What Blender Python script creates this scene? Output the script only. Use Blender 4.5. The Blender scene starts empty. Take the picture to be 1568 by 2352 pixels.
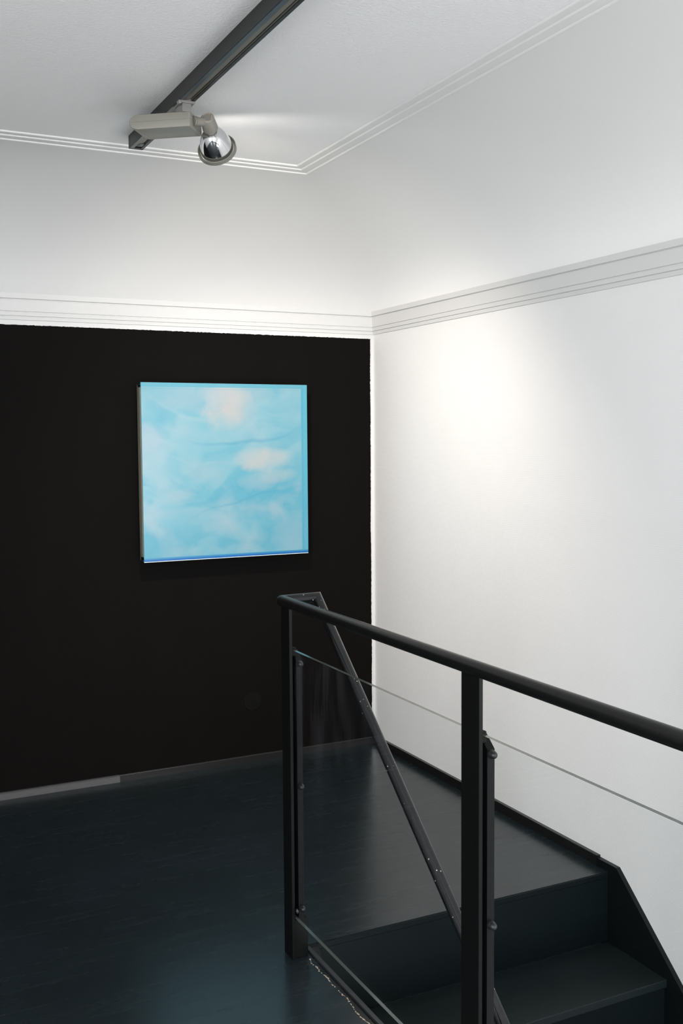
import bpy, bmesh, math, random
from mathutils import Vector, Matrix

scene = bpy.context.scene
COL = scene.collection
random.seed(7)

# ------------------------------------------------------------------ camera
CAMLOC = Vector((-2.53433, -4.75597, 1.6))
cR = Vector((0.896594, -0.442796, -0.007129))
cU = Vector((0.037116, 0.059094, 0.997562))
cF = Vector((0.441295, 0.894673, -0.069418))
cam_data = bpy.data.cameras.new('camera')
cam = bpy.data.objects.new('camera', cam_data)
COL.objects.link(cam)
cam.matrix_world = Matrix(((cR.x, cU.x, -cF.x, CAMLOC.x),
                           (cR.y, cU.y, -cF.y, CAMLOC.y),
                           (cR.z, cU.z, -cF.z, CAMLOC.z),
                           (0, 0, 0, 1)))
cam_data.sensor_fit = 'VERTICAL'
cam_data.sensor_height = 36.0
cam_data.sensor_width = 24.0
cam_data.lens = 36.0 * 2385.56 / 2352.0
cam_data.shift_y = -3.7 / 2352.0
cam_data.clip_start = 0.05
scene.camera = cam

# ------------------------------------------------------------------ world, large lights, exposure
world = bpy.data.worlds.new('world')
scene.world = world
world.use_nodes = True
bg = world.node_tree.nodes['Background']
bg.inputs['Color'].default_value = (0.75, 0.87, 1.0, 1)
bg.inputs['Strength'].default_value = 1.0


def area(name, loc, aim, sx, sy, power, color):
    d = bpy.data.lights.new(name, 'AREA')
    d.shape = 'RECTANGLE'
    d.size = sx
    d.size_y = sy
    d.energy = power
    d.color = color
    o = bpy.data.objects.new(name, d)
    COL.objects.link(o)
    o.location = loc
    o.rotation_euler = (Vector(aim) - Vector(loc)).to_track_quat('-Z', 'Y').to_euler()
    return o


# added fill lights out of view, set in made-up windows
area('fill_upper', (-2.9, -5.82, 1.35), (-2.5, 0, 3.4), 1.5, 1.9, 78, (1.0, 0.99, 0.975))
area('fill_stair', (-0.65, -5.82, -0.75), (-0.65, 0, -0.15), 1.0, 2.3, 56, (0.93, 0.98, 1.0))
area('fill_left', (-5.02, -4.4, 1.45), (0, -3.6, 1.7), 1.5, 1.9, 74, (0.99, 0.99, 0.985))
area('fill_right', (0.02, -4.75, 1.25), (-2.2, -3.2, 1.9), 1.2, 1.5, 34, (0.98, 0.99, 1.0))

vs = scene.view_settings
vs.view_transform = 'Standard'
vs.look = 'None'
vs.gamma = 1.0
vs.use_curve_mapping = False
vs.exposure = 0.03


# ------------------------------------------------------------------ helpers
def obj(name, bm, mats, parent=None, smooth=False, loc=None, rot=None):
    me = bpy.data.meshes.new(name)
    bm.normal_update()
    bm.to_mesh(me)
    bm.free()
    if not isinstance(mats, (list, tuple)):
        mats = [mats]
    for m in mats:
        me.materials.append(m)
    if smooth:
        for p in me.polygons:
            p.use_smooth = True
    o = bpy.data.objects.new(name, me)
    COL.objects.link(o)
    if parent is not None:
        o.parent = parent
    if loc is not None:
        o.location = loc
    if rot is not None:
        o.rotation_euler = rot
    return o


def auto_smooth(o, ang=40):
    me = o.data
    for p in me.polygons:
        p.use_smooth = True
    bm = bmesh.new()
    bm.from_mesh(me)
    for e in bm.edges:
        if len(e.link_faces) == 2 and e.calc_face_angle(0) > math.radians(ang):
            e.smooth = False
        else:
            e.smooth = True
    bm.to_mesh(me)
    bm.free()
    return o


def empty(name, loc, label=None, cat=None, group=None):
    o = bpy.data.objects.new(name, None)
    o.empty_display_size = 0.1
    COL.objects.link(o)
    o.location = loc
    if label:
        o['label'] = label
    if cat:
        o['category'] = cat
    if group:
        o['group'] = group
    return o


def struct(o):
    o['kind'] = 'structure'
    return o


def add_box(bm, lo, hi, mi=0, bevel=0.0, seg=1, M=None):
    x0, y0, z0 = lo
    x1, y1, z1 = hi
    vsx = [bm.verts.new(c) for c in ((x0, y0, z0), (x1, y0, z0), (x1, y1, z0), (x0, y1, z0),
                                     (x0, y0, z1), (x1, y0, z1), (x1, y1, z1), (x0, y1, z1))]
    fs = []
    for idx in ((0, 3, 2, 1), (4, 5, 6, 7), (0, 1, 5, 4), (1, 2, 6, 5), (2, 3, 7, 6), (3, 0, 4, 7)):
        f = bm.faces.new([vsx[i] for i in idx])
        f.material_index = mi
        fs.append(f)
    geom_v = list(vsx)
    if bevel > 0:
        es = set()
        for f in fs:
            es.update(f.edges)
        r = bmesh.ops.bevel(bm, geom=list(es), offset=bevel, segments=seg, affect='EDGES', profile=0.5)
        geom_v = list({v for f in r['faces'] for v in f.verts} | {v for v in vsx if v.is_valid})
        for f in r['faces']:
            f.material_index = mi
    if M is not None:
        bmesh.ops.transform(bm, matrix=M, verts=[v for v in geom_v if v.is_valid])
    return fs


def box_obj(name, lo, hi, mat, parent=None, bevel=0.0, seg=2):
    bm = bmesh.new()
    add_box(bm, lo, hi, 0, bevel, seg)
    return obj(name, bm, mat, parent)


def add_prism(bm, pts, axis, a, b, mi=0):
    """pts: 2D outline (counter-clockwise); extruded along axis 'x','y' or 'z' from a to b"""
    def mk(p, t):
        if axis == 'x':
            return (t, p[0], p[1])
        if axis == 'y':
            return (p[0], t, p[1])
        return (p[0], p[1], t)
    A = [bm.verts.new(mk(p, a)) for p in pts]
    B = [bm.verts.new(mk(p, b)) for p in pts]
    n = len(pts)
    fs = [bm.faces.new(A), bm.faces.new(B[::-1])]
    for i in range(n):
        fs.append(bm.faces.new((A[i], B[i], B[(i + 1) % n], A[(i + 1) % n])))
    for f in fs:
        f.material_index = mi
    bmesh.ops.recalc_face_normals(bm, faces=fs)
    return fs


def add_lathe(bm, prof, origin, axis, seg=48, mi=0, cap_start=False, cap_end=False):
    """prof: list of (t along axis, radius)"""
    axis = Vector(axis).normalized()
    ref = Vector((0, 0, 1)) if abs(axis.z) < 0.9 else Vector((1, 0, 0))
    u = axis.cross(ref).normalized()
    v = axis.cross(u).normalized()
    origin = Vector(origin)
    rings = []
    for t, r in prof:
        ring = [bm.verts.new(origin + axis * t + (u * math.cos(2 * math.pi * k / seg) + v * math.sin(2 * math.pi * k / seg)) * r)
                for k in range(seg)]
        rings.append(ring)
    fs = []
    for i in range(len(rings) - 1):
        for k in range(seg):
            f = bm.faces.new((rings[i][k], rings[i][(k + 1) % seg], rings[i + 1][(k + 1) % seg], rings[i + 1][k]))
            fs.append(f)
    if cap_start:
        fs.append(bm.faces.new(rings[0][::-1]))
    if cap_end:
        fs.append(bm.faces.new(rings[-1]))
    for f in fs:
        f.material_index = mi
    bmesh.ops.recalc_face_normals(bm, faces=fs)
    return fs


def add_tube(bm, pts, r, seg=32, caps=True):
    """round tube along a polyline with mitred corners"""
    P = [Vector(p) for p in pts]
    n = len(P)
    d = [(P[i + 1] - P[i]).normalized() for i in range(n - 1)]
    ref = Vector((0, 0, 1)) if abs(d[0].z) < 0.9 else Vector((1, 0, 0))
    u = d[0].cross(ref).normalized()
    v = d[0].cross(u).normalized()
    base = [P[0] + (u * math.cos(2 * math.pi * k / seg) + v * math.sin(2 * math.pi * k / seg)) * r for k in range(seg)]
    rings = [[bm.verts.new(c) for c in base]]
    cur = base
    for i in range(1, n):
        din = d[i - 1]
        nrm = (din + d[i]).normalized() if i < n - 1 else din
        nxt = []
        for c in cur:
            t = (P[i] - c).dot(nrm) / din.dot(nrm)
            nxt.append(c + din * t)
        rings.append([bm.verts.new(c) for c in nxt])
        cur = nxt
    fs = []
    for i in range(n - 1):
        for k in range(seg):
            fs.append(bm.faces.new((rings[i][k], rings[i][(k + 1) % seg], rings[i + 1][(k + 1) % seg], rings[i + 1][k])))
    if caps:
        fs.append(bm.faces.new(rings[0][::-1]))
        fs.append(bm.faces.new(rings[-1]))
    bmesh.ops.recalc_face_normals(bm, faces=fs)
    return fs


def sweep_corner(bm, prof, xl, yf, mi=0, closed=False):
    """profile (d = distance from the wall, z) swept along the back wall (y=0), mitred at the
    corner (0,0), and along the right wall (x=0)"""
    secs = []
    NX = 1
    for d, z in prof:
        secs.append(((xl, -d, z), (-d, -d, z), (-d, yf, z)))
    V = [[bm.verts.new(s[k]) for s in secs] for k in range(3)]
    fs = []
    m = len(prof)
    rng = range(m) if closed else range(m - 1)
    for k in range(2):
        for i in rng:
            j = (i + 1) % m
            f = bm.faces.new((V[k][i], V[k][j], V[k + 1][j], V[k + 1][i]))
            f.material_index = mi
            fs.append(f)
    if closed:
        fs.append(bm.faces.new(V[0][::-1]))
        fs.append(bm.faces.new(V[2]))
        bmesh.ops.recalc_face_normals(bm, faces=fs)
    return fs


# ------------------------------------------------------------------ materials
def srgb(r, g, b):
    def c(v):
        v /= 255.0
        return v / 12.92 if v <= 0.04045 else ((v + 0.055) / 1.055) ** 2.4
    return (c(r), c(g), c(b), 1)


class NT:
    def __init__(self, name):
        self.m = bpy.data.materials.new(name)
        self.m.use_nodes = True
        self.t = self.m.node_tree
        self.n = self.t.nodes
        self.b = self.n['Principled BSDF']
        self.out = self.n['Material Output']

    def add(self, typ, **kw):
        nd = self.n.new(typ)
        for k, v in kw.items():
            setattr(nd, k, v)
        return nd

    def link(self, a, b):
        self.t.links.new(a, b)

    def coords(self, kind='Object', scale=(1, 1, 1), rot=(0, 0, 0), loc=(0, 0, 0)):
        tc = self.add('ShaderNodeTexCoord')
        mp = self.add('ShaderNodeMapping')
        mp.inputs['Scale'].default_value = scale
        mp.inputs['Rotation'].default_value = rot
        mp.inputs['Location'].default_value = loc
        self.link(tc.outputs[kind], mp.inputs['Vector'])
        return mp.outputs['Vector']

    def noise(self, vec, scale, detail=4, rough=0.5, dist=0.0):
        nd = self.add('ShaderNodeTexNoise')
        nd.inputs['Scale'].default_value = scale
        nd.inputs['Detail'].default_value = detail
        nd.inputs['Roughness'].default_value = rough
        nd.inputs['Distortion'].default_value = dist
        self.link(vec, nd.inputs['Vector'])
        return nd

    def ramp(self, fac, stops, interp='LINEAR'):
        r = self.add('ShaderNodeValToRGB')
        r.color_ramp.interpolation = interp
        els = r.color_ramp.elements
        els[0].position, els[0].color = stops[0]
        els[1].position, els[1].color = stops[-1]
        for p, c in stops[1:-1]:
            e = els.new(p)
            e.color = c
        self.link(fac, r.inputs['Fac'])
        return r.outputs['Color']

    def mix(self, fac, a, b, mode='MIX'):
        m = self.add('ShaderNodeMix', data_type='RGBA', blend_type=mode)
        for sock, val in ((m.inputs[0], fac), (m.inputs[6], a), (m.inputs[7], b)):
            if hasattr(val, 'is_linked'):
                self.link(val, sock)
            elif isinstance(val, (int, float)) and sock != m.inputs[0]:
                sock.default_value = (val, val, val, 1)
            else:
                sock.default_value = val
        return m.outputs[2]

    def math(self, op, a, b=0.0, c=None, clamp=False):
        m = self.add('ShaderNodeMath', operation=op, use_clamp=clamp)
        for i, val in enumerate((a, b, c)):
            if val is None:
                continue
            if hasattr(val, 'is_linked'):
                self.link(val, m.inputs[i])
            else:
                m.inputs[i].default_value = val
        return m.outputs[0]

    def bump(self, height, strength, dist, prev=None):
        b = self.add('ShaderNodeBump')
        b.inputs['Strength'].default_value = strength
        b.inputs['Distance'].default_value = dist
        self.link(height, b.inputs['Height'])
        if prev is not None:
            self.link(prev, b.inputs['Normal'])
        return b.outputs['Normal']

    def xyz(self, kind='Object'):
        tc = self.add('ShaderNodeTexCoord')
        s = self.add('ShaderNodeSeparateXYZ')
        self.link(tc.outputs[kind], s.inputs[0])
        return s.outputs

    def set(self, **kw):
        for k, v in kw.items():
            s = self.b.inputs[k]
            if hasattr(v, 'is_linked'):
                self.link(v, s)
            else:
                s.default_value = v
        return self.m


def plain(name, col, rough=0.5, metal=0.0, spec=0.5, mott=0.0, scale=60):
    t = NT(name)
    if mott > 0:
        nz = t.noise(t.coords(), scale, 4)
        c = t.mix(nz.outputs['Fac'], tuple(v * (1 - mott) for v in col[:3]) + (1,), tuple(min(1, v * (1 + mott)) for v in col[:3]) + (1,))
        t.set(**{'Base Color': c})
    else:
        t.set(**{'Base Color': col})
    t.set(Roughness=rough, Metallic=metal)
    t.b.inputs['Specular IOR Level'].default_value = spec
    return t.m


WHITE = (0.80, 0.80, 0.80, 1)

# white painted, finely ribbed wallpaper
t = NT('ribbed_white_wallpaper')
v = t.coords('Object', (1, 1, 1))
wv = t.add('ShaderNodeTexWave', wave_type='BANDS', bands_direction='Z')
wv.inputs['Scale'].default_value = 42
wv.inputs['Distortion'].default_value = 1.6
wv.inputs['Detail'].default_value = 3
wv.inputs['Detail Scale'].default_value = 2.2
t.link(v, wv.inputs['Vector'])
n2 = t.noise(v, 8, 3)
n3 = t.noise(v, 240, 2)
h = t.math('ADD', wv.outputs['Fac'], t.math('MULTIPLY', n3.outputs['Fac'], 0.6))
nb = t.bump(h, 0.13, 0.0012)
nb = t.bump(n2.outputs['Fac'], 0.25, 0.006, nb)
M_WALL = t.set(**{'Base Color': t.mix(n2.outputs['Fac'], (0.85, 0.85, 0.85, 1), (0.87, 0.87, 0.87, 1)), 'Roughness': 0.75, 'Normal': nb})

# back wall: the same white paint with a large satin black painted field
t = NT('black_painted_wall')
x, y, z = t.xyz()
vv = t.coords()
edge = t.noise(vv, 55, 4, 0.7)
en = t.math('MULTIPLY', t.math('SUBTRACT', edge.outputs['Fac'], 0.5), 0.010)
low = t.noise(vv, 3.0, 2)
ln = t.math('MULTIPLY', t.math('SUBTRACT', low.outputs['Fac'], 0.5), 0.012)
top = t.math('LESS_THAN', t.math('ADD', z, en), 2.1065)
side = t.math('LESS_THAN', t.math('ADD', t.math('ADD', x, en), ln), -0.018)
mask = t.math('MULTIPLY', top, side)
st = t.noise(t.coords('Object', (1.5, 1, 0.6)), 5, 5, 0.6)
blk = t.mix(st.outputs['Fac'], (0.0052, 0.0047, 0.0045, 1), (0.0070, 0.0063, 0.0060, 1))
col = t.mix(mask, (0.76, 0.76, 0.76, 1), blk)
fine = t.noise(vv, 260, 3)
nb = t.bump(fine.outputs['Fac'], 0.25, 0.0008)
nb = t.bump(mask, 0.5, 0.0008, nb)
M_BACK = t.set(**{'Base Color': col, 'Roughness': t.math('ADD', 0.62, t.math('MULTIPLY', st.outputs['Fac'], 0.1)), 'Normal': nb})
t.b.inputs['Specular IOR Level'].default_value = 0.03

t = NT('smooth_white_plaster')
n1 = t.noise(t.coords(), 5, 3)
n2 = t.noise(t.coords(), 90, 3)
nb = t.bump(n1.outputs['Fac'], 0.3, 0.004)
nb = t.bump(n2.outputs['Fac'], 0.15, 0.0006, nb)
M_COVE = t.set(**{'Base Color': (0.735, 0.735, 0.728, 1), 'Roughness': 0.7, 'Normal': nb})

t = NT('rough_rolled_ceiling_paint')
n1 = t.noise(t.coords(), 110, 4, 0.6)
n2 = t.noise(t.coords(), 9, 3)
nb = t.bump(n1.outputs['Fac'], 0.6, 0.0028)
nb = t.bump(n2.outputs['Fac'], 0.3, 0.004, nb)
M_CEIL = t.set(**{'Base Color': (0.83, 0.83, 0.83, 1), 'Roughness': 0.8, 'Normal': nb})

# dark petrol painted floor boards
t = NT('dark_petrol_floor_paint')
v = t.coords()
brush = t.noise(t.coords('Object', (0.8, 9, 1), (0, 0, 0.08)), 3.0, 6, 0.65)
cloud = t.noise(v, 2.4, 4, 0.55)
base = t.ramp(cloud.outputs['Fac'], [(0.3, (0.0085, 0.0125, 0.0155, 1)), (0.5, (0.0100, 0.0165, 0.0190, 1)), (0.7, (0.0120, 0.0180, 0.0235, 1))])
base = t.mix(t.math('MULTIPLY', brush.outputs['Fac'], 0.45), base, (0.0135, 0.019, 0.022, 1))
vor = t.add('ShaderNodeTexVoronoi')
vor.inputs['Scale'].default_value = 17
t.link(v, vor.inputs['Vector'])
sp = t.math('LESS_THAN', vor.outputs['Distance'], 0.024)
wn = t.noise(v, 9, 1)
sp = t.math('MULTIPLY', sp, t.math('GREATER_THAN', wn.outputs['Fac'], 0.52))
base = t.mix(t.math('MULTIPLY', sp, 0.55), base, (0.36, 0.29, 0.22, 1))
# a broken line of bare filler beside the steel edge of the stair opening
x, y, z = t.xyz()
cn = t.noise(t.coords('Object', (0, 1, 0)), 9, 5, 0.65)
off = t.math('ADD', t.math('ADD', x, 1.264), t.math('MULTIPLY', t.math('SUBTRACT', cn.outputs['Fac'], 0.5), -0.05))
cw = t.noise(t.coords('Object', (1, 1, 0), (0, 0, 0), (3, 3, 0)), 45, 3, 0.7)
lin = t.math('LESS_THAN', t.math('ABSOLUTE', off), t.math('MULTIPLY', t.math('SUBTRACT', cw.outputs['Fac'], 0.46), 0.020))
lin = t.math('MULTIPLY', lin, t.math('LESS_THAN', y, -1.93))
filler = t.math('GREATER_THAN', off, 0.0)
filler = t.math('MULTIPLY', filler, t.math('LESS_THAN', x, -1.2))
filler = t.math('MULTIPLY', filler, t.math('LESS_THAN', y, -1.90))
base = t.mix(filler, base, (0.006, 0.007, 0.008, 1))
base = t.mix(lin, base, (0.50, 0.40, 0.30, 1))
# board joints run along x
jy = t.math('FRACT', t.math('DIVIDE', y, 0.235))
joint = t.math('LESS_THAN', jy, 0.008)
nb = t.bump(brush.outputs['Fac'], 0.03, 0.0008)
nb = t.bump(joint, -0.35, 0.0006, nb)
nb = t.bump(cloud.outputs['Fac'], 0.12, 0.01, nb)
M_FLOOR = t.set(**{'Base Color': base, 'Roughness': t.math('ADD', 0.18, t.math('MULTIPLY', brush.outputs['Fac'], 0.16)), 'Normal': nb})
t.b.inputs['Specular IOR Level'].default_value = 0.68

# steps: same paint, more matt
t = NT('dark_petrol_step_paint')
v = t.coords()
n1 = t.noise(v, 3.5, 5, 0.6)
base = t.mix(n1.outputs['Fac'], (0.0026, 0.0055, 0.0062, 1), (0.0048, 0.0088, 0.0096, 1))
vor = t.add('ShaderNodeTexVoronoi')
vor.inputs['Scale'].default_value = 22
t.link(v, vor.inputs['Vector'])
base = t.mix(t.math('MULTIPLY', t.math('LESS_THAN', vor.outputs['Distance'], 0.028), 0.30), base, (0.22, 0.19, 0.16, 1))
nb = t.bump(n1.outputs['Fac'], 0.15, 0.004)
M_STEP = t.set(**{'Base Color': base, 'Roughness': 0.42, 'Normal': nb, 'Specular IOR Level': 0.12})


# treads: the same paint with light on top faces painted in, slightly shinier
t = NT('lit_petrol_tread_paint')
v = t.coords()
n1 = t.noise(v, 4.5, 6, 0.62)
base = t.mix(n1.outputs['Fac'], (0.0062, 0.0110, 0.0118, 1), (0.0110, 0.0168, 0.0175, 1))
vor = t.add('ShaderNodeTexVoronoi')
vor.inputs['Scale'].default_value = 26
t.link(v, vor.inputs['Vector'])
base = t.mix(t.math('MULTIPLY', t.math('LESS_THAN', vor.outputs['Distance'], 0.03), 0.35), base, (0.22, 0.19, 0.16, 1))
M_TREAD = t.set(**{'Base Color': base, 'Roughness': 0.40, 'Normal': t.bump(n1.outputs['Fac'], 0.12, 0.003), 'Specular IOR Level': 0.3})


def metal_paint(name, col, rough, chips=0.0, bump=0.15, spec=0.5):
    t = NT(name)
    v = t.coords()
    n1 = t.noise(v, 55, 3)
    c = t.mix(n1.outputs['Fac'], tuple(k * 0.85 for k in col[:3]) + (1,), tuple(k * 1.15 for k in col[:3]) + (1,))
    if chips > 0:
        vor = t.add('ShaderNodeTexVoronoi')
        vor.inputs['Scale'].default_value = 60
        t.link(v, vor.inputs['Vector'])
        g = t.noise(v, 11, 2)
        mk = t.math('MULTIPLY', t.math('LESS_THAN', vor.outputs['Distance'], 0.11), t.math('GREATER_THAN', g.outputs['Fac'], chips))
        c = t.mix(mk, c, (0.42, 0.38, 0.34, 1))
    t.set(**{'Base Color': c, 'Roughness': rough, 'Normal': t.bump(n1.outputs['Fac'], bump, 0.0008), 'Specular IOR Level': spec})
    return t.m


M_RAIL = metal_paint('satin_black_rail_paint', (0.0045, 0.0046, 0.0047, 1), 0.30, spec=0.4)
M_RAIL2 = metal_paint('glossy_chipped_black_paint', (0.007, 0.0073, 0.008, 1), 0.09, chips=0.50)
M_POST = metal_paint('black_post_paint', (0.0032, 0.0033, 0.0034, 1), 0.45, spec=0.15)
M_STEEL = metal_paint('dark_edge_steel', (0.022, 0.023, 0.024, 1), 0.40, bump=0.3)
M_STRINGER = metal_paint('black_stringer_paint', (0.0040, 0.0055, 0.0060, 1), 0.36, spec=0.25)
M_BASE = metal_paint('dark_baseboard_paint', (0.0095, 0.0088, 0.0085, 1), 0.26)
M_BASE2 = metal_paint('worn_grey_baseboard_paint', (0.075, 0.075, 0.078, 1), 0.40)
M_BOLT = plain('black_bolt', (0.012, 0.013, 0.014, 1), 0.35)
M_SCREW = plain('dull_zinc_screw', (0.10, 0.11, 0.115, 1), 0.4, metal=0.6)

# glazing: clear pane, slightly grey, plus green-grey cut edge
t = NT('clear_guard_glass')
tr = t.add('ShaderNodeBsdfTransparent')
sm = t.noise(t.coords('Object', (1, 5, 0.7)), 3.2, 5, 0.6, 0.6)
smc = t.ramp(sm.outputs['Fac'], [(0.45, (0.985, 0.992, 0.992, 1)), (0.75, (0.970, 0.977, 0.980, 1))])
t.link(smc, tr.inputs['Color'])
gl = t.add('ShaderNodeBsdfGlossy')
gl.inputs['Roughness'].default_value = 0.015
lw = t.add('ShaderNodeLayerWeight')
lw.inputs['Blend'].default_value = 0.5
fres = t.math('ADD', 0.012, t.math('MULTIPLY', t.math('POWER', lw.outputs['Facing'], 5.0), 0.4))
mx = t.add('ShaderNodeMixShader')
t.link(fres, mx.inputs[0])
t.link(tr.outputs[0], mx.inputs[1])
t.link(gl.outputs[0], mx.inputs[2])
# thin greasy smears that scatter a little light
df = t.add('ShaderNodeBsdfDiffuse')
df.inputs['Color'].default_value = (0.62, 0.66, 0.75, 1)
x, y, z = t.xyz()
smr = t.ramp(sm.outputs['Fac'], [(0.50, (0, 0, 0, 1)), (0.78, (1, 1, 1, 1))])
m2 = t.add('ShaderNodeMixShader')
smask = t.math('MULTIPLY', t.math('DIVIDE', t.math('SUBTRACT', z, 0.35), 0.5, clamp=True), t.math('DIVIDE', t.math('ADD', y, 2.55), 0.45, clamp=True))
t.link(t.math('MULTIPLY', t.math('MULTIPLY', smr, smask), 0.035), m2.inputs[0])
t.link(mx.outputs[0], m2.inputs[1])
t.link(df.outputs[0], m2.inputs[2])
t.link(m2.outputs[0], t.out.inputs['Surface'])
M_GLASS = t.m
M_GEDGE = plain('grey_green_glass_edge', (0.085, 0.10, 0.09, 1), 0.12)

M_TRACK = plain('black_track_housing', (0.0095, 0.0093, 0.0098, 1), 0.38, spec=0.3, mott=0.15)
M_TRACKIN = plain('petrol_grey_track_channel', (0.030, 0.045, 0.055, 1), 0.30)
M_COPPER = plain('tarnished_brass_conductor', (0.16, 0.11, 0.07, 1), 0.35, metal=0.7)
M_CHANNEL = plain('grey_beige_track_insulator', (0.13, 0.12, 0.10, 1), 0.4)
M_LAMP = plain('warm_grey_lamp_enamel', (0.235, 0.228, 0.200, 1), 0.42, mott=0.05, scale=300)
M_LAMPD = plain('darker_grey_lamp_plastic', (0.21, 0.205, 0.195, 1), 0.45)
M_RIM = plain('grey_green_lamp_ring', (0.19, 0.19, 0.165, 1), 0.45)
M_CHROME = plain('polished_reflector', (0.86, 0.86, 0.87, 1), 0.10, metal=1.0)
M_DARK = plain('dark_recess', (0.004, 0.004, 0.004, 1), 0.6, spec=0.15)
M_COPPERGAP = plain('bright_copper_line', (0.75, 0.55, 0.42, 1), 0.3, metal=0.4)
M_SEAM = plain('moulding_seam_grey', (0.10, 0.10, 0.09, 1), 0.6)

# ------------------------------------------------------------------ room shell
XL, YF = -5.0, -5.8
CEIL = 2.7265
CROWN = 2.242
CV, CH = 0.673, 2.7135
ZLOW = -2.62
OX, OY0, OY1 = -1.240, -1.845, -4.95   # stair opening: left edge, far edge, near edge
TH = 0.15


def wall_with_holes(name, axis, pos, a0, a1, z0, z1, holes, mat, thick):
    """vertical wall slab: axis 'x' runs along x at y=pos, axis 'y' runs along y at x=pos"""
    bm = bmesh.new()
    As = sorted({a0, a1} | {h[0] for h in holes} | {h[1] for h in holes})
    Zs = sorted({z0, z1} | {h[2] for h in holes} | {h[3] for h in holes})
    for i in range(len(As) - 1):
        for j in range(len(Zs) - 1):
            ca, cz = (As[i] + As[i + 1]) / 2, (Zs[j] + Zs[j + 1]) / 2
            if any(h[0] < ca < h[1] and h[2] < cz < h[3] for h in holes):
                continue
            if axis == 'x':
                add_box(bm, (As[i], min(pos, pos + thick), Zs[j]), (As[i + 1], max(pos, pos + thick), Zs[j + 1]))
            else:
                add_box(bm, (min(pos, pos + thick), As[i], Zs[j]), (max(pos, pos + thick), As[i + 1], Zs[j + 1]))
    return struct(obj(name, bm, mat))


wall_with_holes('wall_back', 'x', 0.0, XL - TH, TH, ZLOW - 0.1, CEIL + 0.1, [], M_BACK, TH)
wall_with_holes('wall_right', 'y', 0.0, YF - TH, 0.0, ZLOW - 0.1, CEIL + 0.1, [(-5.35, -4.15, 0.5, 2.0)], M_WALL, TH)
wall_with_holes('wall_left', 'y', XL, YF - TH, 0.0, ZLOW - 0.1, CEIL + 0.1, [(-5.15, -3.65, 0.5, 2.4)], M_WALL, -TH)
wall_with_holes('wall_front', 'x', YF, XL, 0.0, ZLOW - 0.1, CEIL + 0.1,
                [(-3.65, -2.15, 0.4, 2.3), (-1.15, -0.15, -1.9, 0.4)], M_WALL, -TH)

# made-up windows out of view, holding the fill lights (white frames with a mullion)


def added_window(name, lo, hi, axis, xw=None):
    bm = bmesh.new()
    if axis == 'x':
        (x0, z0), (x1, z1) = lo, hi
        f = lambda a0, a1, b0, b1: add_box(bm, (a0, YF - 0.10, b0), (a1, YF - 0.04, b1), 0, 0.004)
    else:
        (x0, z0), (x1, z1) = lo, hi
        f = lambda a0, a1, b0, b1: add_box(bm, ((XL - 0.10) if xw is None else xw, a0, b0), ((XL - 0.04) if xw is None else xw + 0.06, a1, b1), 0, 0.004)
    w = 0.05
    f(x0, x0 + w, z0, z1)
    f(x1 - w, x1, z0, z1)
    f(x0 + w, x1 - w, z0, z0 + w)
    f(x0 + w, x1 - w, z1 - w, z1)
    xm = (x0 + x1) / 2
    f(xm - 0.02, xm + 0.02, z0 + w, z1 - w)
    return struct(obj(name, bm, plain(name + '_paint', (0.8, 0.8, 0.8, 1), 0.4)))


added_window('added_window_1', (-3.65, 0.4), (-2.15, 2.3), 'x')
added_window('added_window_2', (-1.15, -1.9), (-0.15, 0.4), 'x')
added_window('added_window_3', (-5.15, 0.5), (-3.65, 2.4), 'y')

added_window('added_window_4', (-5.35, 0.5), (-4.15, 2.0), 'y', 0.04)

# upper floor slab (U around the stair opening)
bm = bmesh.new()
add_box(bm, (XL, OY0, -0.24), (0, 0, 0))
add_box(bm, (XL, OY1, -0.24), (OX, OY0, 0))
add_box(bm, (XL, YF, -0.24), (0, OY1, 0))
bmesh.ops.remove_doubles(bm, verts=bm.verts, dist=1e-5)
struct(obj('floor', bm, M_FLOOR))
bm = bmesh.new()
add_box(bm, (XL, YF, ZLOW - 0.1), (0, 0, ZLOW))
struct(obj('floor', bm, M_FLOOR))

# ceiling: flat field plus the big concave cove, mitred in the corner
bm = bmesh.new()
d0 = 0.800
add_box(bm, (XL, YF, CEIL), (-d0 + 0.05, -d0 + 0.05, CEIL + 0.05), 0)
prof = []
NC = 28
for i in range(NC + 1):
    a = math.pi / 2 * i / NC
    prof.append((0.020 + (CV - 0.020) * (1 - math.cos(a)), CROWN + (CH - CROWN) * math.sin(a)))
fs = sweep_corner(bm, prof, XL, YF, 1)
for f in fs:
    f.smooth = True
fs = sweep_corner(bm, [(CV, CH), (0.675, CH)], XL, YF, 1)
ce = struct(obj('ceiling', bm, [M_CEIL, M_COVE]))

# crown moulding (trim_1): thin stepped fascia below the cove
bm = bmesh.new()
prof = [(0.0, 2.1265), (0.0055, 2.1285), (0.0065, 2.1415), (0.0035, 2.1425), (0.0035, 2.1440), (0.0095, 2.1460),
        (0.0105, 2.1605), (0.0070, 2.1620), (0.0070, 2.1635), (0.0120, 2.1655), (0.0135, 2.2130), (0.0100, 2.2145),
        (0.0100, 2.2165), (0.0195, 2.2200), (0.0205, 2.2420), (0.0, 2.2420)]
sweep_corner(bm, prof, XL, YF, 0, closed=True)
struct(obj('trim_1', bm, plain('white_crown_paint', (0.715, 0.715, 0.71, 1), 0.7)))

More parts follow.
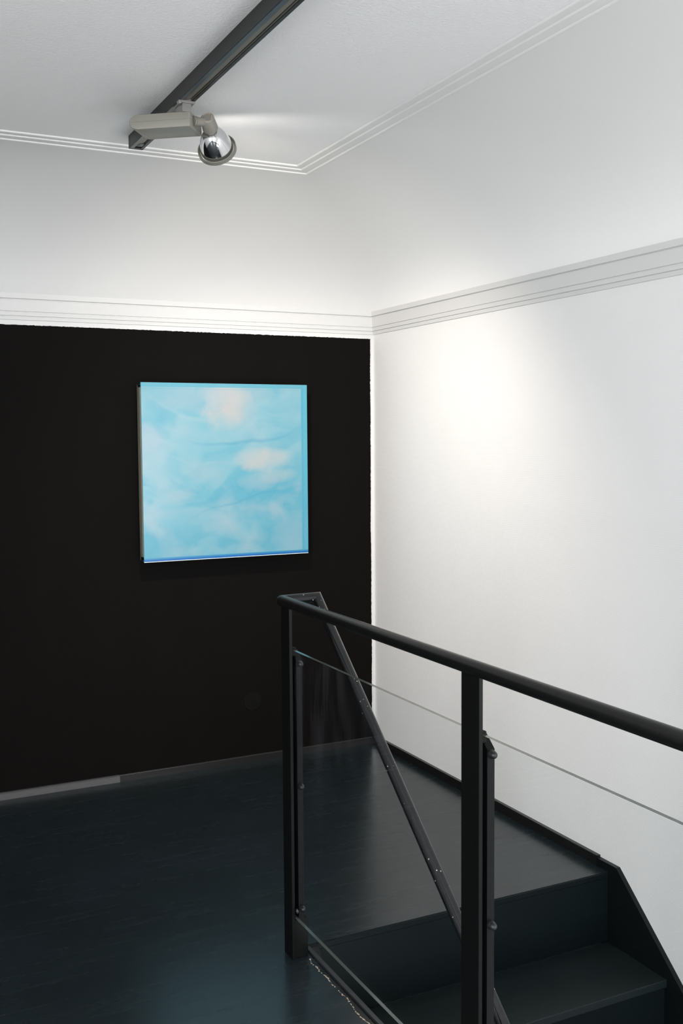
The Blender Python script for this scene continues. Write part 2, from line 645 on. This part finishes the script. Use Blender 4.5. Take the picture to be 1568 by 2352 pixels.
# ceiling moulding (trim_2): three rounded steps framing the recessed ceiling field
bm = bmesh.new()
prof = [(0.672, CH + 0.03), (0.672, CH - 0.0010), (0.6755, CH - 0.0015), (0.6795, CH + 0.0005), (0.6810, CH + 0.0035), (0.7150, CH + 0.0035),
        (0.7175, CH + 0.0030), (0.7205, CH + 0.0050), (0.7215, CH + 0.0075), (0.7480, CH + 0.0075),
        (0.7500, CH + 0.0070), (0.7530, CH + 0.0090), (0.7540, CH + 0.0131), (0.7540, CH + 0.05)]
sweep_corner(bm, prof, XL, YF, 0, closed=True)
struct(obj('trim_2', bm, M_COVE))

# baseboards
bm = bmesh.new()
sweep = [(-1.364, 0.0)]
add_prism(bm, [(0, 0), (0, 0.034), (-0.013, 0.034), (-0.0165, 0.0315), (-0.0170, 0.029), (-0.0175, 0.0)], 'x', -1.364, -0.0185)
struct(obj('baseboard_back', bm, M_BASE))
bm = bmesh.new()
add_prism(bm, [(0, 0), (0, 0.030), (-0.014, 0.030), (-0.0205, 0.026), (-0.0225, 0.0)], 'x', XL, -1.364)
struct(obj('baseboard_back', bm, M_BASE2))
bm = bmesh.new()
fs = add_prism(bm, [(0, 0), (-0.0165, 0.0), (-0.0165, 0.0375), (-0.0150, 0.039), (0, 0.039)], 'y', -1.785, 0.0)
struct(obj('baseboard_right', bm, M_BASE))

# steel angle on the left edge of the stair opening
bm = bmesh.new()
add_prism(bm, [(-1.2465, 0.0), (-1.2465, 0.007), (-1.2335, 0.007), (-1.2335, -0.20), (-1.2400, -0.20), (-1.2400, 0.0)], 'y', OY1, -1.868)
struct(obj('trim_3', bm, M_STEEL))

# ------------------------------------------------------------------ staircase
ST = empty('staircase', (-0.61, -1.85, 0), 'dark petrol painted closed-riser stairs descending along the white wall inside the floor opening', 'stairs')
RIS, GO, NR = 0.262, 0.312, 10
SX0, SX1 = -1.2040, -0.0195


def local(o, root):
    o.location = -Vector(root.location)
    return o


for i in range(NR):
    ztop = -RIS * i
    yr = OY0 - GO * i
    bm = bmesh.new()
    if i == 0:
        add_box(bm, (SX0, yr - 0.004, -RIS + 0.0), (SX1, yr - 0.0005, -0.022), 0)
        rz = None
    else:
        add_box(bm, (SX0, yr + 0.012, ztop - RIS + 0.0), (SX1, yr + 0.024, ztop - 0.028), 0)
    r = obj('riser', bm, M_STEP, ST)
    local(r, ST)
    if i < NR - 1:
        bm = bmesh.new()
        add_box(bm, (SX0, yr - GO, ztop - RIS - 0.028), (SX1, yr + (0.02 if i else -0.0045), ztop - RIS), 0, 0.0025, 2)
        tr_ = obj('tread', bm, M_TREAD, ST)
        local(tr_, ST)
# landing nosing: a thin board with a dark lip
bm = bmesh.new()
add_box(bm, (SX0, OY0 - 0.0075, -0.0200), (SX1, OY0 - 0.0002, -0.0015), 0, 0.001, 1)
local(obj('nosing', bm, M_STEP, ST), ST)


def stringer(xa, xb, ztop, yflat0, yflat1):
    sl = 0.920
    yb = OY1 + 0.02
    sl2 = RIS / GO
    # first stretch drops a little faster, then follows the pitch of the stairs
    y1 = yflat1
    y2 = -2.30
    z2 = ztop - sl * (y1 - y2)
    z3 = z2 - sl2 * (y2 - yb)
    pts = [(yflat0, ztop), (yflat0, -0.235), (yflat0 - 0.15, -0.50), (yb, max(ZLOW, z3 - 0.32)), (yb, z3), (y2, z2), (y1, ztop)]
    bm = bmesh.new()
    add_prism(bm, pts, 'x', xa, xb)
    return bm


o = obj('stringer', stringer(-0.0190, -0.0005, 0.0315, -1.7855, -1.8930), M_STRINGER, ST)
o['label'] = 'black wall-side stringer with angled top'
local(o, ST)
o = obj('stringer', stringer(-1.2330, -1.2045, 0.001, -1.8455, -1.872), M_STRINGER, ST)
local(o, ST)

# ------------------------------------------------------------------ guard railing
GR = empty('stair_railing', (-1.307, -1.88, 0), 'black steel tube guard railing with clear glass panels around the stair opening', 'railing')
RAILZ, RX, RR = 1.105, -1.3045, 0.0172
bm = bmesh.new()
# horizontal guard handrail with rounded end
arc = []
y_end = -1.8315
add_tube(bm, [(RX, -4.94, RAILZ), (RX, -1.850, RAILZ)], RR, 40, caps=True)
add_lathe(bm, [(0.0, RR), (0.004, RR * 0.99), (0.008, RR * 0.93), (0.012, RR * 0.80), (0.0155, RR * 0.58), (0.0172, RR * 0.30), (0.0176, 0.0005)], (RX, -1.850, RAILZ), (-0.35, 0.94, 0), 40)
o = obj('handrail', bm, M_RAIL, GR, smooth=True)
auto_smooth(o, 50)
local(o, GR)
o['label'] = 'satin black horizontal round handrail'
# return and descending stair handrail
bm = bmesh.new()
XR, SL = -1.180, 0.86
R2 = 0.0158
yy = -1.8330
add_tube(bm, [(RX + 0.004, yy - 0.008, RAILZ), (XR, yy, RAILZ), (XR, -4.70, RAILZ - SL * (-yy + 0 - (-4.70) * -1) * -1 if False else RAILZ - SL * (4.70 + yy))], R2, 40)
o = obj('stair_handrail', bm, M_RAIL2, GR, smooth=True)
auto_smooth(o, 40)
local(o, GR)
o['label'] = 'glossy chipped black handrail running down the stairs'
# bracket tying the sloping rail to the inner stringer (bottom)
for yb in (-3.05, -4.35):
    zb = RAILZ - SL * (-yb + yy)
    bm = bmesh.new()
    zs = 0.001 - 0.92 * 0.43 - (RIS / GO) * (-2.30 - yb)
    add_tube(bm, [(XR, yb, zb - 0.01), (XR, yb, zb - 0.09), (XR - 0.038, yb, zb - 0.15), (XR - 0.038, yb, zs - 0.02)], 0.0085, 20)
    o = obj('rail_bracket', bm, M_RAIL2, GR, smooth=True)
    auto_smooth(o, 40)
    local(o, GR)

POSTX0, POSTX1 = -1.3115, -1.3015
GX0, GX1 = -1.2990, -1.2890
GZ0, GZ1 = 0.128, 0.962
posts = [(-1.8530, -1.9160), (-2.8620, -2.9320), (-3.8720, -3.9420), (-4.86, -4.925)]
for k, (ya, yb) in enumerate(posts):
    bm = bmesh.new()
    add_box(bm, (POSTX0, yb, 0.0), (POSTX1, ya, RAILZ - 0.008), 0, 0.0012, 2)
    p = obj('post', bm, M_POST, GR)
    local(p, GR)
    # foot block between floor and glass
    bm = bmesh.new()
    add_box(bm, (POSTX1 + 0.0001, yb + 0.006, 0.0), (-1.2560, ya - 0.004, 0.122), 0, 0.0015, 2)
    o = obj('foot_block', bm, M_POST, p)
    # clamp bar behind the glass, with a chamfered head
    bm = bmesh.new()
    y0, y1 = yb + 0.002, ya - 0.002
    add_prism(bm, [(y0, GZ0 - 0.004), (y1, GZ0 - 0.004), (y1, GZ1 - 0.004), (y0 + 0.030, GZ1 - 0.006), (y0, GZ1 - 0.032)], 'x', GX1 + 0.0005, -1.2700)
    o = obj('clamp_bar', bm, M_POST, p)
    # little black rubber pad above the glass edge
    bm = bmesh.new()
    add_box(bm, (GX0 - 0.0022, yb + 0.012, GZ1 - 0.02), (-1.2835, yb + 0.030, GZ1 + 0.006), 0, 0.002, 2)
    o = obj('rubber_pad', bm, M_DARK, p)
    for zb in (0.922, 0.543, 0.160):
        bm = bmesh.new()
        add_lathe(bm, [(0, 0.0098), (0.006, 0.0098), (0.0075, 0.0088), (0.010, 0.0086), (0.0135, 0.0078), (0.0165, 0.0060), (0.0185, 0.0034), (0.0192, 0.0003)],
                  (-1.2792, y0 + 0.0005, zb - 0.002), (0, -1, 0), 28, cap_start=True)
        o = obj('dome_nut', bm, M_BOLT, p, smooth=True)
        auto_smooth(o, 35)

bm = bmesh.new()
add_lathe(bm, [(0, 0.0072), (0.0016, 0.0072), (0.0022, 0.0064), (0.0022, 0.0036), (0.0010, 0.0032), (0.0010, 0.0003)], (GX0 - 0.0002, -1.9270, 0.158), (-1, 0, 0), 24, cap_start=True)
o = obj('socket_screw', bm, M_SCREW, GR)
local(o, GR)
o['label'] = 'bare zinc socket screw at the glass foot'

# glass panels: clear faces plus a green-grey cut edge
gy = [(-1.8600, -2.8960), (-2.8985, -3.9060), (-3.9085, -4.90)]
for k, (ya, yb) in enumerate(gy):
    bm = bmesh.new()
    fs = add_box(bm, (GX0, yb, GZ0), (GX1, ya, GZ1), 1, 0.0)
    bm.faces.ensure_lookup_table()
    for f in bm.faces:
        f.normal_update()
        f.material_index = 0 if abs(f.normal.x) > 0.9 else 1
    # only the outer faces of a pane
    o = obj('glass_panel', bm, [M_GLASS, M_GEDGE], GR)
    local(o, GR)

# ------------------------------------------------------------------ artwork
AW = empty('wall_artwork', (-0.828, 0, 1.448), 'square pale blue cloudy acrylic wall picture hanging on the black wall', 'picture')
ax0, ax1, az0, az1 = -1.244, -0.4132, 1.0352, 1.8612
FY = -0.080

t = NT('cloudy_blue_print')
x, y, z = t.xyz()
u = t.math('DIVIDE', t.math('SUBTRACT', x, ax0), ax1 - ax0)
w = t.math('DIVIDE', t.math('SUBTRACT', z, az0), az1 - az0)
cb = t.add('ShaderNodeCombineXYZ')
t.link(u, cb.inputs[0])
t.link(w, cb.inputs[1])
cb.inputs[2].default_value = 3.1
warp = t.noise(cb.outputs[0], 1.6, 3, 0.5)
sub = t.add('ShaderNodeVectorMath', operation='SUBTRACT')
t.link(warp.outputs['Color'], sub.inputs[0])
sub.inputs[1].default_value = (0.5, 0.5, 0.5)
scl = t.add('ShaderNodeVectorMath', operation='SCALE')
t.link(sub.outputs[0], scl.inputs[0])
scl.inputs['Scale'].default_value = 0.9
addv = t.add('ShaderNodeVectorMath', operation='ADD')
t.link(cb.outputs[0], addv.inputs[0])
t.link(scl.outputs[0], addv.inputs[1])
mp = t.add('ShaderNodeMapping')
mp.inputs['Rotation'].default_value = (0, 0, 0.30)
mp.inputs['Scale'].default_value = (1.3, 3.0, 1)
t.link(addv.outputs[0], mp.inputs['Vector'])
swirl = t.noise(mp.outputs[0], 1.7, 4, 0.42, 0.5)
puff = t.noise(cb.outputs[0], 5.0, 5, 0.50, 0.3)


def blob(cx, cy, rx, ry, k=1.0):
    dx = t.math('DIVIDE', t.math('SUBTRACT', u, cx), rx)
    dy = t.math('DIVIDE', t.math('SUBTRACT', w, cy), ry)
    d2 = t.math('ADD', t.math('MULTIPLY', dx, dx), t.math('MULTIPLY', dy, dy))
    d2 = t.math('ADD', d2, t.math('MULTIPLY', t.math('SUBTRACT', puff.outputs['Fac'], 0.5), 3.2))
    return t.math('MULTIPLY', t.math('SUBTRACT', 1.0, d2, clamp=True), k)


base = t.ramp(swirl.outputs['Fac'], [(0.34, srgb(98, 192, 218)), (0.47, srgb(128, 202, 222)), (0.56, srgb(160, 212, 226)), (0.70, srgb(178, 214, 226))])
grad = t.ramp(w, [(0.0, srgb(118, 200, 224)), (0.45, srgb(132, 205, 224)), (1.0, srgb(180, 216, 226))])
base = t.mix(0.38, base, grad)
pf = t.ramp(puff.outputs['Fac'], [(0.50, (0, 0, 0, 1)), (0.72, (1, 1, 1, 1))])
base = t.mix(t.math('MULTIPLY', pf, 0.65), base, srgb(192, 216, 226))
for (cx, cy, rx, ry, k, c) in ((0.54, 0.86, 0.17, 0.15, 0.85, (240, 220, 212)), (0.56, 0.95, 0.24, 0.10, 0.5, (214, 218, 222)),
                               (0.72, 0.57, 0.20, 0.08, 0.80, (226, 220, 216)), (0.80, 0.47, 0.14, 0.05, 0.5, (212, 218, 220)),
                               (0.05, 0.66, 0.13, 0.12, 0.6, (200, 214, 226)), (0.34, 0.50, 0.15, 0.08, 0.45, (190, 214, 222)),
                               (0.68, 0.43, 0.14, 0.05, 0.45, (188, 212, 224)), (0.90, 0.12, 0.15, 0.14, 0.65, (168, 210, 228)),
                               (0.28, 0.92, 0.22, 0.09, 0.5, (196, 216, 226))):
    base = t.mix(blob(cx, cy, rx, ry, k), base, srgb(*c))
# long combed veins
for (cx, cy, a, b, wd, k, c) in ((0.35, 0.80, -0.34, 0.62, 0.020, 0.55, (184, 216, 226)), (0.62, 0.66, 0.10, 0.55, 0.014, 0.55, (96, 184, 212)),
                                 (0.35, 0.56, -0.10, 0.70, 0.013, 0.5, (172, 214, 226)), (0.62, 0.35, 0.30, -0.40, 0.014, 0.45, (88, 184, 216))):
    du = t.math('SUBTRACT', u, cx)
    cv = t.math('ADD', t.math('MULTIPLY', du, a), t.math('MULTIPLY', t.math('MULTIPLY', du, du), b))
    dd = t.math('SUBTRACT', t.math('SUBTRACT', w, cy), cv)
    dd = t.math('ADD', dd, t.math('MULTIPLY', t.math('SUBTRACT', warp.outputs['Fac'], 0.5), 0.25))
    mk = t.math('SUBTRACT', 1.0, t.math('DIVIDE', t.math('ABSOLUTE', dd), wd), clamp=True)
    fall = t.math('SUBTRACT', 1.0, t.math('MULTIPLY', t.math('MULTIPLY', du, du), 7.0), clamp=True)
    base = t.mix(t.math('MULTIPLY', t.math('MULTIPLY', mk, fall), k), base, srgb(*c))
# plain coloured borders of the slab
rb = t.math('GREATER_THAN', u, 0.960)
tb = t.math('GREATER_THAN', w, 0.977)
base = t.mix(t.math('MULTIPLY', rb, 0.9), base, srgb(104, 200, 226))
base = t.mix(t.math('MULTIPLY', t.math('LESS_THAN', t.math('ABSOLUTE', t.math('SUBTRACT', u, 0.970)), 0.0025), 0.6), base, srgb(84, 186, 222))
base = t.mix(t.math('MULTIPLY', tb, 0.85), base, srgb(112, 200, 222))
base = t.mix(t.math('MULTIPLY', t.math('LESS_THAN', t.math('ABSOLUTE', t.math('SUBTRACT', w, 0.966)), 0.0015), 0.35), base, srgb(112, 196, 218))
bb = t.math('LESS_THAN', w, 0.020)
bcol = t.ramp(t.math('DIVIDE', w, 0.020), [(0.0, srgb(28, 110, 205)), (0.45, srgb(30, 135, 215)), (1.0, srgb(90, 190, 220))])
base = t.mix(bb, base, bcol)
dim = t.mix(1.0, base, (0.54, 0.59, 0.61, 1), 'MULTIPLY')
M_ART = t.set(**{'Base Color': dim, 'Roughness': 0.22})
t.b.inputs['Specular IOR Level'].default_value = 0.5
M_CYAN = plain('cyan_acrylic_edge', srgb(70, 200, 235), 0.25)
M_PALE = plain('pale_acrylic_edge', srgb(225, 240, 238), 0.25)
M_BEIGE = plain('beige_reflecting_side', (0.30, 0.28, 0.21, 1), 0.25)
M_ACRY = plain('black_acrylic_back_box', (0.006, 0.007, 0.006, 1), 0.15)
M_GREENISH = plain('dark_green_acrylic_edge', (0.04, 0.055, 0.04, 1), 0.2)

bm = bmesh.new()
add_box(bm, (ax0 + 0.0005, FY, az0), (ax1, FY + 0.008, az1), 1, 0.0)
for f in bm.faces:
    f.normal_update()
    if f.normal.y < -0.9:
        f.material_index = 0
o = obj('front_panel', bm, [M_ART, M_CYAN], AW)
local(o, AW)
o['label'] = 'pale blue cloudy front panel with peach cloud'
bm = bmesh.new()
add_box(bm, (ax0, FY - 0.0006, az0 - 0.0028), (ax1, FY + 0.008, az0 - 0.0002), 0)
o = obj('bottom_edge', bm, M_PALE, AW)
local(o, AW)
bm = bmesh.new()
add_box(bm, (ax0 + 0.0005, FY + 0.0085, az0 + 0.0020), (ax1 - 0.004, -0.0005, az1 - 0.012), 0)
o = obj('back_box', bm, M_ACRY, AW)
local(o, AW)
bm = bmesh.new()
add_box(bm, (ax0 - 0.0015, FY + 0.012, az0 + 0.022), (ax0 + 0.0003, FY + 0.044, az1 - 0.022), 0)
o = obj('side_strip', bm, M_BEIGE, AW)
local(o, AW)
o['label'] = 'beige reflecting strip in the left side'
bm = bmesh.new()
add_box(bm, (ax0 - 0.0015, FY + 0.060, az0 + 0.004), (ax0 + 0.0003, FY + 0.064, az1 - 0.012), 0)
add_box(bm, (ax0 - 0.0015, FY + 0.010, az1 - 0.0115), (ax0 + 0.004, -0.008, az1 - 0.0075), 0)
add_box(bm, (ax0 - 0.0015, FY + 0.010, az0 + 0.002), (ax0 + 0.004, -0.008, az0 + 0.006), 0)
o = obj('side_edges', bm, M_GREENISH, AW)
local(o, AW)

# blank round cover on the black wall
bm = bmesh.new()
add_lathe(bm, [(0.0005, 0.0480), (0.0022, 0.0480), (0.0032, 0.0472), (0.0034, 0.0455), (0.0034, 0.002)], (-0.6875, 0, 0.3005), (0, -1, 0), 64, cap_start=True, cap_end=True)
o = obj('round_cover_plate', bm, plain('black_painted_plate', (0.0072, 0.0068, 0.0066, 1), 0.66, spec=0.04))
auto_smooth(o, 40)
o['label'] = 'black painted round blank cover plate low on the black wall'
o['category'] = 'wall plate'

# ------------------------------------------------------------------ light track
TX0, TX1, TY = -1.4890, -1.4370, -0.870
TZ0 = CEIL - 0.047
LT = empty('lighting_track', ((TX0 + TX1) / 2, TY, CEIL), 'black surface-mounted lighting track running along the ceiling', 'light track')
bm = bmesh.new()
wl = 0.0025
YE = -5.5
ring = [(TX0, CEIL), (TX0, TZ0), (TX0 + 0.011, TZ0), (TX0 + 0.011, TZ0 + 0.006), (TX0 + 0.004, TZ0 + 0.008), (TX0 + 0.004, TZ0 + 0.034), (TX1 - 0.004, TZ0 + 0.034),
        (TX1 - 0.004, TZ0 + 0.008), (TX1 - 0.011, TZ0 + 0.006), (TX1 - 0.011, TZ0), (TX1, TZ0), (TX1, CEIL)]
add_prism(bm, ring, 'y', YE, TY - 0.018)
o = obj('track_housing', bm, M_TRACK, LT)
local(o, LT)
bm = bmesh.new()
add_box(bm, (TX0 - 0.0006, TY - 0.018, TZ0 - 0.0006), (TX1 + 0.0006, TY, CEIL), 0, 0.0015, 2)
o = obj('end_cap', bm, M_TRACK, LT)
local(o, LT)
bm = bmesh.new()
add_box(bm, (TX0 + 0.0008, YE + 0.01, TZ0 - 0.0012), (TX0 + 0.0150, TY - 0.019, TZ0 + 0.0042), 0, 0.0005)
o = obj('track_lip', bm, M_TRACKIN, LT)
local(o, LT)
bm = bmesh.new()
add_box(bm, (TX0 + 0.0192, YE + 0.01, TZ0 + 0.0015), (TX0 + 0.0262, TY - 0.085, TZ0 + 0.0335), 0)
add_box(bm, (TX0 + 0.0270, YE + 0.01, TZ0 + 0.0030), (TX0 + 0.0335, TY - 0.085, TZ0 + 0.0335), 0)
add_box(bm, (TX0 + 0.0385, YE + 0.01, TZ0 + 0.0010), (TX0 + 0.0395, TY - 0.085, TZ0 + 0.0335), 0)
o = obj('insulator', bm, M_CHANNEL, LT)
local(o, LT)
bm = bmesh.new()
add_box(bm, (TX0 + 0.0152, YE + 0.01, TZ0 + 0.0010), (TX0 + 0.0190, TY - 0.060, TZ0 + 0.0335), 0)
o = obj('conductor', bm, M_COPPER, LT)
o['label'] = 'tarnished brass conductor strip'
local(o, LT)
bm = bmesh.new()
add_box(bm, (TX0 + 0.0125, TY - 0.075, TZ0 + 0.0005), (TX1 - 0.0125, TY - 0.040, TZ0 + 0.006), 0, 0.001)
add_lathe(bm, [(0, 0.0052), (0.003, 0.0048), (0.004, 0.003), (0.004, 0.0004)], ((TX0 + TX1) / 2 - 0.004, TY - 0.058, TZ0 + 0.001), (0, 0, -1), 20, cap_start=True)
o = obj('end_screw', bm, M_SCREW, LT)
local(o, LT)

# ------------------------------------------------------------------ spotlight
uu = Vector((0.797, -0.605, 0)).normalized()
ww = Vector((0.605, 0.797, 0)).normalized()
BC = Vector((-1.4985, -1.3855, 2.6245))
SLT = empty('track_spotlight', (-1.4630, -1.4480, TZ0), 'warm grey track spotlight with mirrored bulb hanging from the black ceiling track', 'spotlight')
BM = Matrix(((uu.x, ww.x, 0, BC.x), (uu.y, ww.y, 0, BC.y), (0, 0, 1, BC.z), (0, 0, 0, 1)))
L2, W2, H2 = 0.0995, 0.0590, 0.0240
LB = 0.1080


def ballast_outline(inset=0.0, n=10):
    pts = []
    rx, ry = 0.030, 0.030
    # rounded at the far (-u) end, squarer at the head end; outline in the u,z plane
    cx = -LB + rx
    for k in range(n + 1):
        a = math.pi / 2 + math.pi / 2 * k / n
        pts.append((cx + (rx) * math.cos(a), H2 - 0.022 + 0.022 * math.sin(a)))
    for k in range(n + 1):
        a = math.pi + math.pi / 2 * k / n
        pts.append((cx + (rx) * math.cos(a), -H2 + 0.022 + 0.022 * math.sin(a)))
    r = 0.004
    for k in range(5):
        a = -math.pi / 2 + math.pi / 2 * k / 4
        pts.append((L2 - r + r * math.cos(a), -H2 + r + r * math.sin(a)))
    for k in range(5):
        a = math.pi / 2 * k / 4
        pts.append((L2 - r + r * math.cos(a), H2 - r + r * math.sin(a)))
    return pts


bm = bmesh.new()
pts = ballast_outline()


def scaled(pts, s):
    return [(p[0] + (-s if p[0] > 0 else s) * min(1, abs(p[0]) / L2), p[1] + (-s if p[1] > 0 else s) * min(1, abs(p[1]) / H2)) for p in pts]


layers = [(-W2, 0.004), (-W2 + 0.0012, 0.0015), (-W2 + 0.004, 0.0), (W2 - 0.004, 0.0), (W2 - 0.0012, 0.0015), (W2, 0.004)]
rings = []
for yv, s in layers:
    rings.append([bm.verts.new((p[0], yv, p[1])) for p in scaled(pts, s)])
fs = []
n = len(pts)
for a, b in zip(rings[:-1], rings[1:]):
    for k in range(n):
        fs.append(bm.faces.new((a[k], a[(k + 1) % n], b[(k + 1) % n], b[k])))
fs.append(bm.faces.new(rings[0]))
fs.append(bm.faces.new(rings[-1][::-1]))
bmesh.ops.recalc_face_normals(bm, faces=fs)
bmesh.ops.transform(bm, matrix=BM, verts=bm.verts)
o = obj('ballast_box', bm, M_LAMP, SLT)
auto_smooth(o, 35)
local(o, SLT)
bm = bmesh.new()
add_box(bm, (-LB + 0.004, -W2 - 0.0003, 0.0000), (L2 - 0.002, -W2 + 0.001, 0.0005), 0, 0, 1, BM)
add_box(bm, (L2 - 0.0012, -W2 + 0.010, 0.0130), (L2 + 0.0003, -W2 + 0.030, 0.0140), 0, 0, 1, BM)
o = obj('seam', bm, M_SEAM, SLT)
local(o, SLT)

# adapter in the track
bm = bmesh.new()
AC = Vector((-1.4630, -1.4480, 0))
AM = Matrix.Translation(AC)
zt = BC.z + H2
add_box(bm, (-0.0150, -0.040, zt - 0.002), (0.0150, 0.034, TZ0 - 0.006), 0, 0.002, 2, AM)
add_box(bm, (-0.0240, -0.048, TZ0 - 0.0085), (0.0240, -0.012, TZ0 - 0.0005), 0, 0.0015, 2, AM)
add_box(bm, (-0.0210, -0.012, TZ0 - 0.0065), (0.0210, 0.040, TZ0 - 0.0005), 0, 0.0015, 2, AM)
add_box(bm, (-0.0125, -0.044, TZ0 - 0.001), (0.0125, 0.036, TZ0 + 0.018), 0, 0.001, 1, AM)
o = obj('track_adapter', bm, M_LAMPD, SLT)
local(o, SLT)
bm = bmesh.new()
add_box(bm, (-0.0300, -0.050, TZ0 - 0.013), (-0.0200, -0.026, TZ0 - 0.001), 0, 0.003, 2, AM)
o = obj('release_lever', bm, M_LAMPD, SLT)
local(o, SLT)

# swivel between box and head
NRM = Vector((0.495, 0.715, -0.495)).normalized()
CAP = Vector((-1.3900, -1.4680, 2.6430))
mid = CAP + NRM * 0.022
endc = BC + uu * L2 + ww * (-0.026) + Vector((0, 0, 0.001))
ax = (mid - endc)
bm = bmesh.new()
ln_ = ax.length
add_lathe(bm, [(-0.001, 0.0165), (0.003, 0.0165), (0.0035, 0.0142), (0.0055, 0.0142), (0.006, 0.0160), (0.0095, 0.0160), (0.010, 0.0140), (ln_, 0.0140)], endc, ax, 36, cap_start=True, cap_end=True)
o = obj('swivel_joint', bm, M_LAMP, SLT)
auto_smooth(o, 35)
local(o, SLT)
# lamp holder
bm = bmesh.new()
add_lathe(bm, [(0.0, 0.0003), (0.0, 0.0150), (-0.0005, 0.0155), (-0.0005, 0.0190), (0.0012, 0.0212), (0.004, 0.0225), (0.046, 0.0258), (0.051, 0.0240), (0.055, 0.0200), (0.060, 0.0165), (0.062, 0.0150), (0.062, 0.004)], CAP, NRM, 48)
o = obj('lamp_holder', bm, M_LAMP, SLT)
auto_smooth(o, 30)
local(o, SLT)
# copper-bright slots in the cap
ref = NRM.cross(Vector((0, 0, 1))).normalized()
up2 = NRM.cross(ref).normalized()
bm = bmesh.new()
for a0, a1 in ((-2.5, -0.9), (-0.5, 0.5), (1.2, 2.9)):
    N = 14
    rows = []
    for k in range(N + 1):
        a = a0 + (a1 - a0) * k / N
        dr = ref * math.cos(a) + up2 * math.sin(a)
        rows.append([bm.verts.new(CAP + dr * r_ + NRM * z_) for r_, z_ in ((0.0162, -0.0009), (0.0176, -0.0009), (0.0176, 0.0006), (0.0162, 0.0006))])
    for A, B in zip(rows[:-1], rows[1:]):
        for i in range(4):
            bm.faces.new((A[i], A[(i + 1) % 4], B[(i + 1) % 4], B[i]))
    bm.faces.new(rows[0])
    bm.faces.new(rows[-1][::-1])
bmesh.ops.recalc_face_normals(bm, faces=bm.faces)
o = obj('cap_slots', bm, M_COPPERGAP, SLT)
o['label'] = 'bright copper arcs on the holder cap'
local(o, SLT)
# mirrored bulb (paraboloid shell)
T0, T1 = 0.0585, 0.143
RB = 0.0555
prof = []
for k in range(25):
    s = k / 24
    r_ = 0.0145 + (RB - 0.0145) * math.sin(s * math.pi / 2) ** 0.80
    prof.append((T0 + (T1 - T0) * (1 - math.cos(s * math.pi / 2)) ** 0.78 if s > 0 else T0, r_))
inner = [(a + 0.0008, max(r_ - 0.0015, 0.004)) for a, r_ in prof[::-1]]
bm = bmesh.new()
add_lathe(bm, prof + inner, CAP, NRM, 72)
o = obj('reflector_bulb', bm, M_CHROME, SLT, smooth=True)
o['label'] = 'mirrored dome of the bulb'
local(o, SLT)
# front ring
TR = 0.1440
bm = bmesh.new()
add_lathe(bm, [(TR - 0.010, 0.0618), (TR - 0.0112, 0.0640), (TR - 0.0100, 0.0655), (TR + 0.0040, 0.0655), (TR + 0.0055, 0.0640), (TR + 0.0050, 0.0560),
               (TR + 0.0035, 0.0552), (TR + 0.0020, 0.0560), (TR + 0.0010, 0.0618), (TR - 0.010, 0.0618)], CAP, NRM, 72)
o = obj('front_ring', bm, M_RIM, SLT)
auto_smooth(o, 35)
local(o, SLT)
# glowing lamp capsule
bm = bmesh.new()
add_lathe(bm, [(0.060, 0.006), (0.112, 0.006), (0.116, 0.004), (0.117, 0.0005)], CAP, NRM, 20, cap_start=True)
te = NT('glowing_burner')
te.b.inputs['Emission Color'].default_value = (1, 0.92, 0.82, 1)
te.b.inputs['Emission Strength'].default_value = 6
o = obj('burner', bm, te.m, SLT, smooth=True)
local(o, SLT)
# its light: a general flood clipped by the ring plus the soft main beam
LP = CAP + NRM * (TR + 0.001)


def spot(name, deg, blend, power, rad, col, loc, direction):
    d = bpy.data.lights.new(name, 'SPOT')
    d.energy = power
    d.spot_size = math.radians(deg)
    d.spot_blend = blend
    d.shadow_soft_size = rad
    d.color = col
    o = bpy.data.objects.new(name, d)
    COL.objects.link(o)
    o.parent = SLT
    o.location = Vector(loc) - Vector(SLT.location)
    o.rotation_euler = Vector(direction).to_track_quat('-Z', 'Y').to_euler()
    return o


WARM = (1.0, 0.89, 0.78)
spot('lamp_flood', 179, 0.40, 2.7, 0.035, (1.0, 0.95, 0.90), CAP + NRM * (TR + 0.012), NRM)
spot('lamp_spill', 116, 1.0, 27, 0.03, WARM, CAP + NRM * (TR + 0.012), NRM)
spot('lamp_beam', 108, 1.0, 76, 0.02, WARM, CAP + NRM * (TR + 0.012), (0.42, 0.40, -0.82))
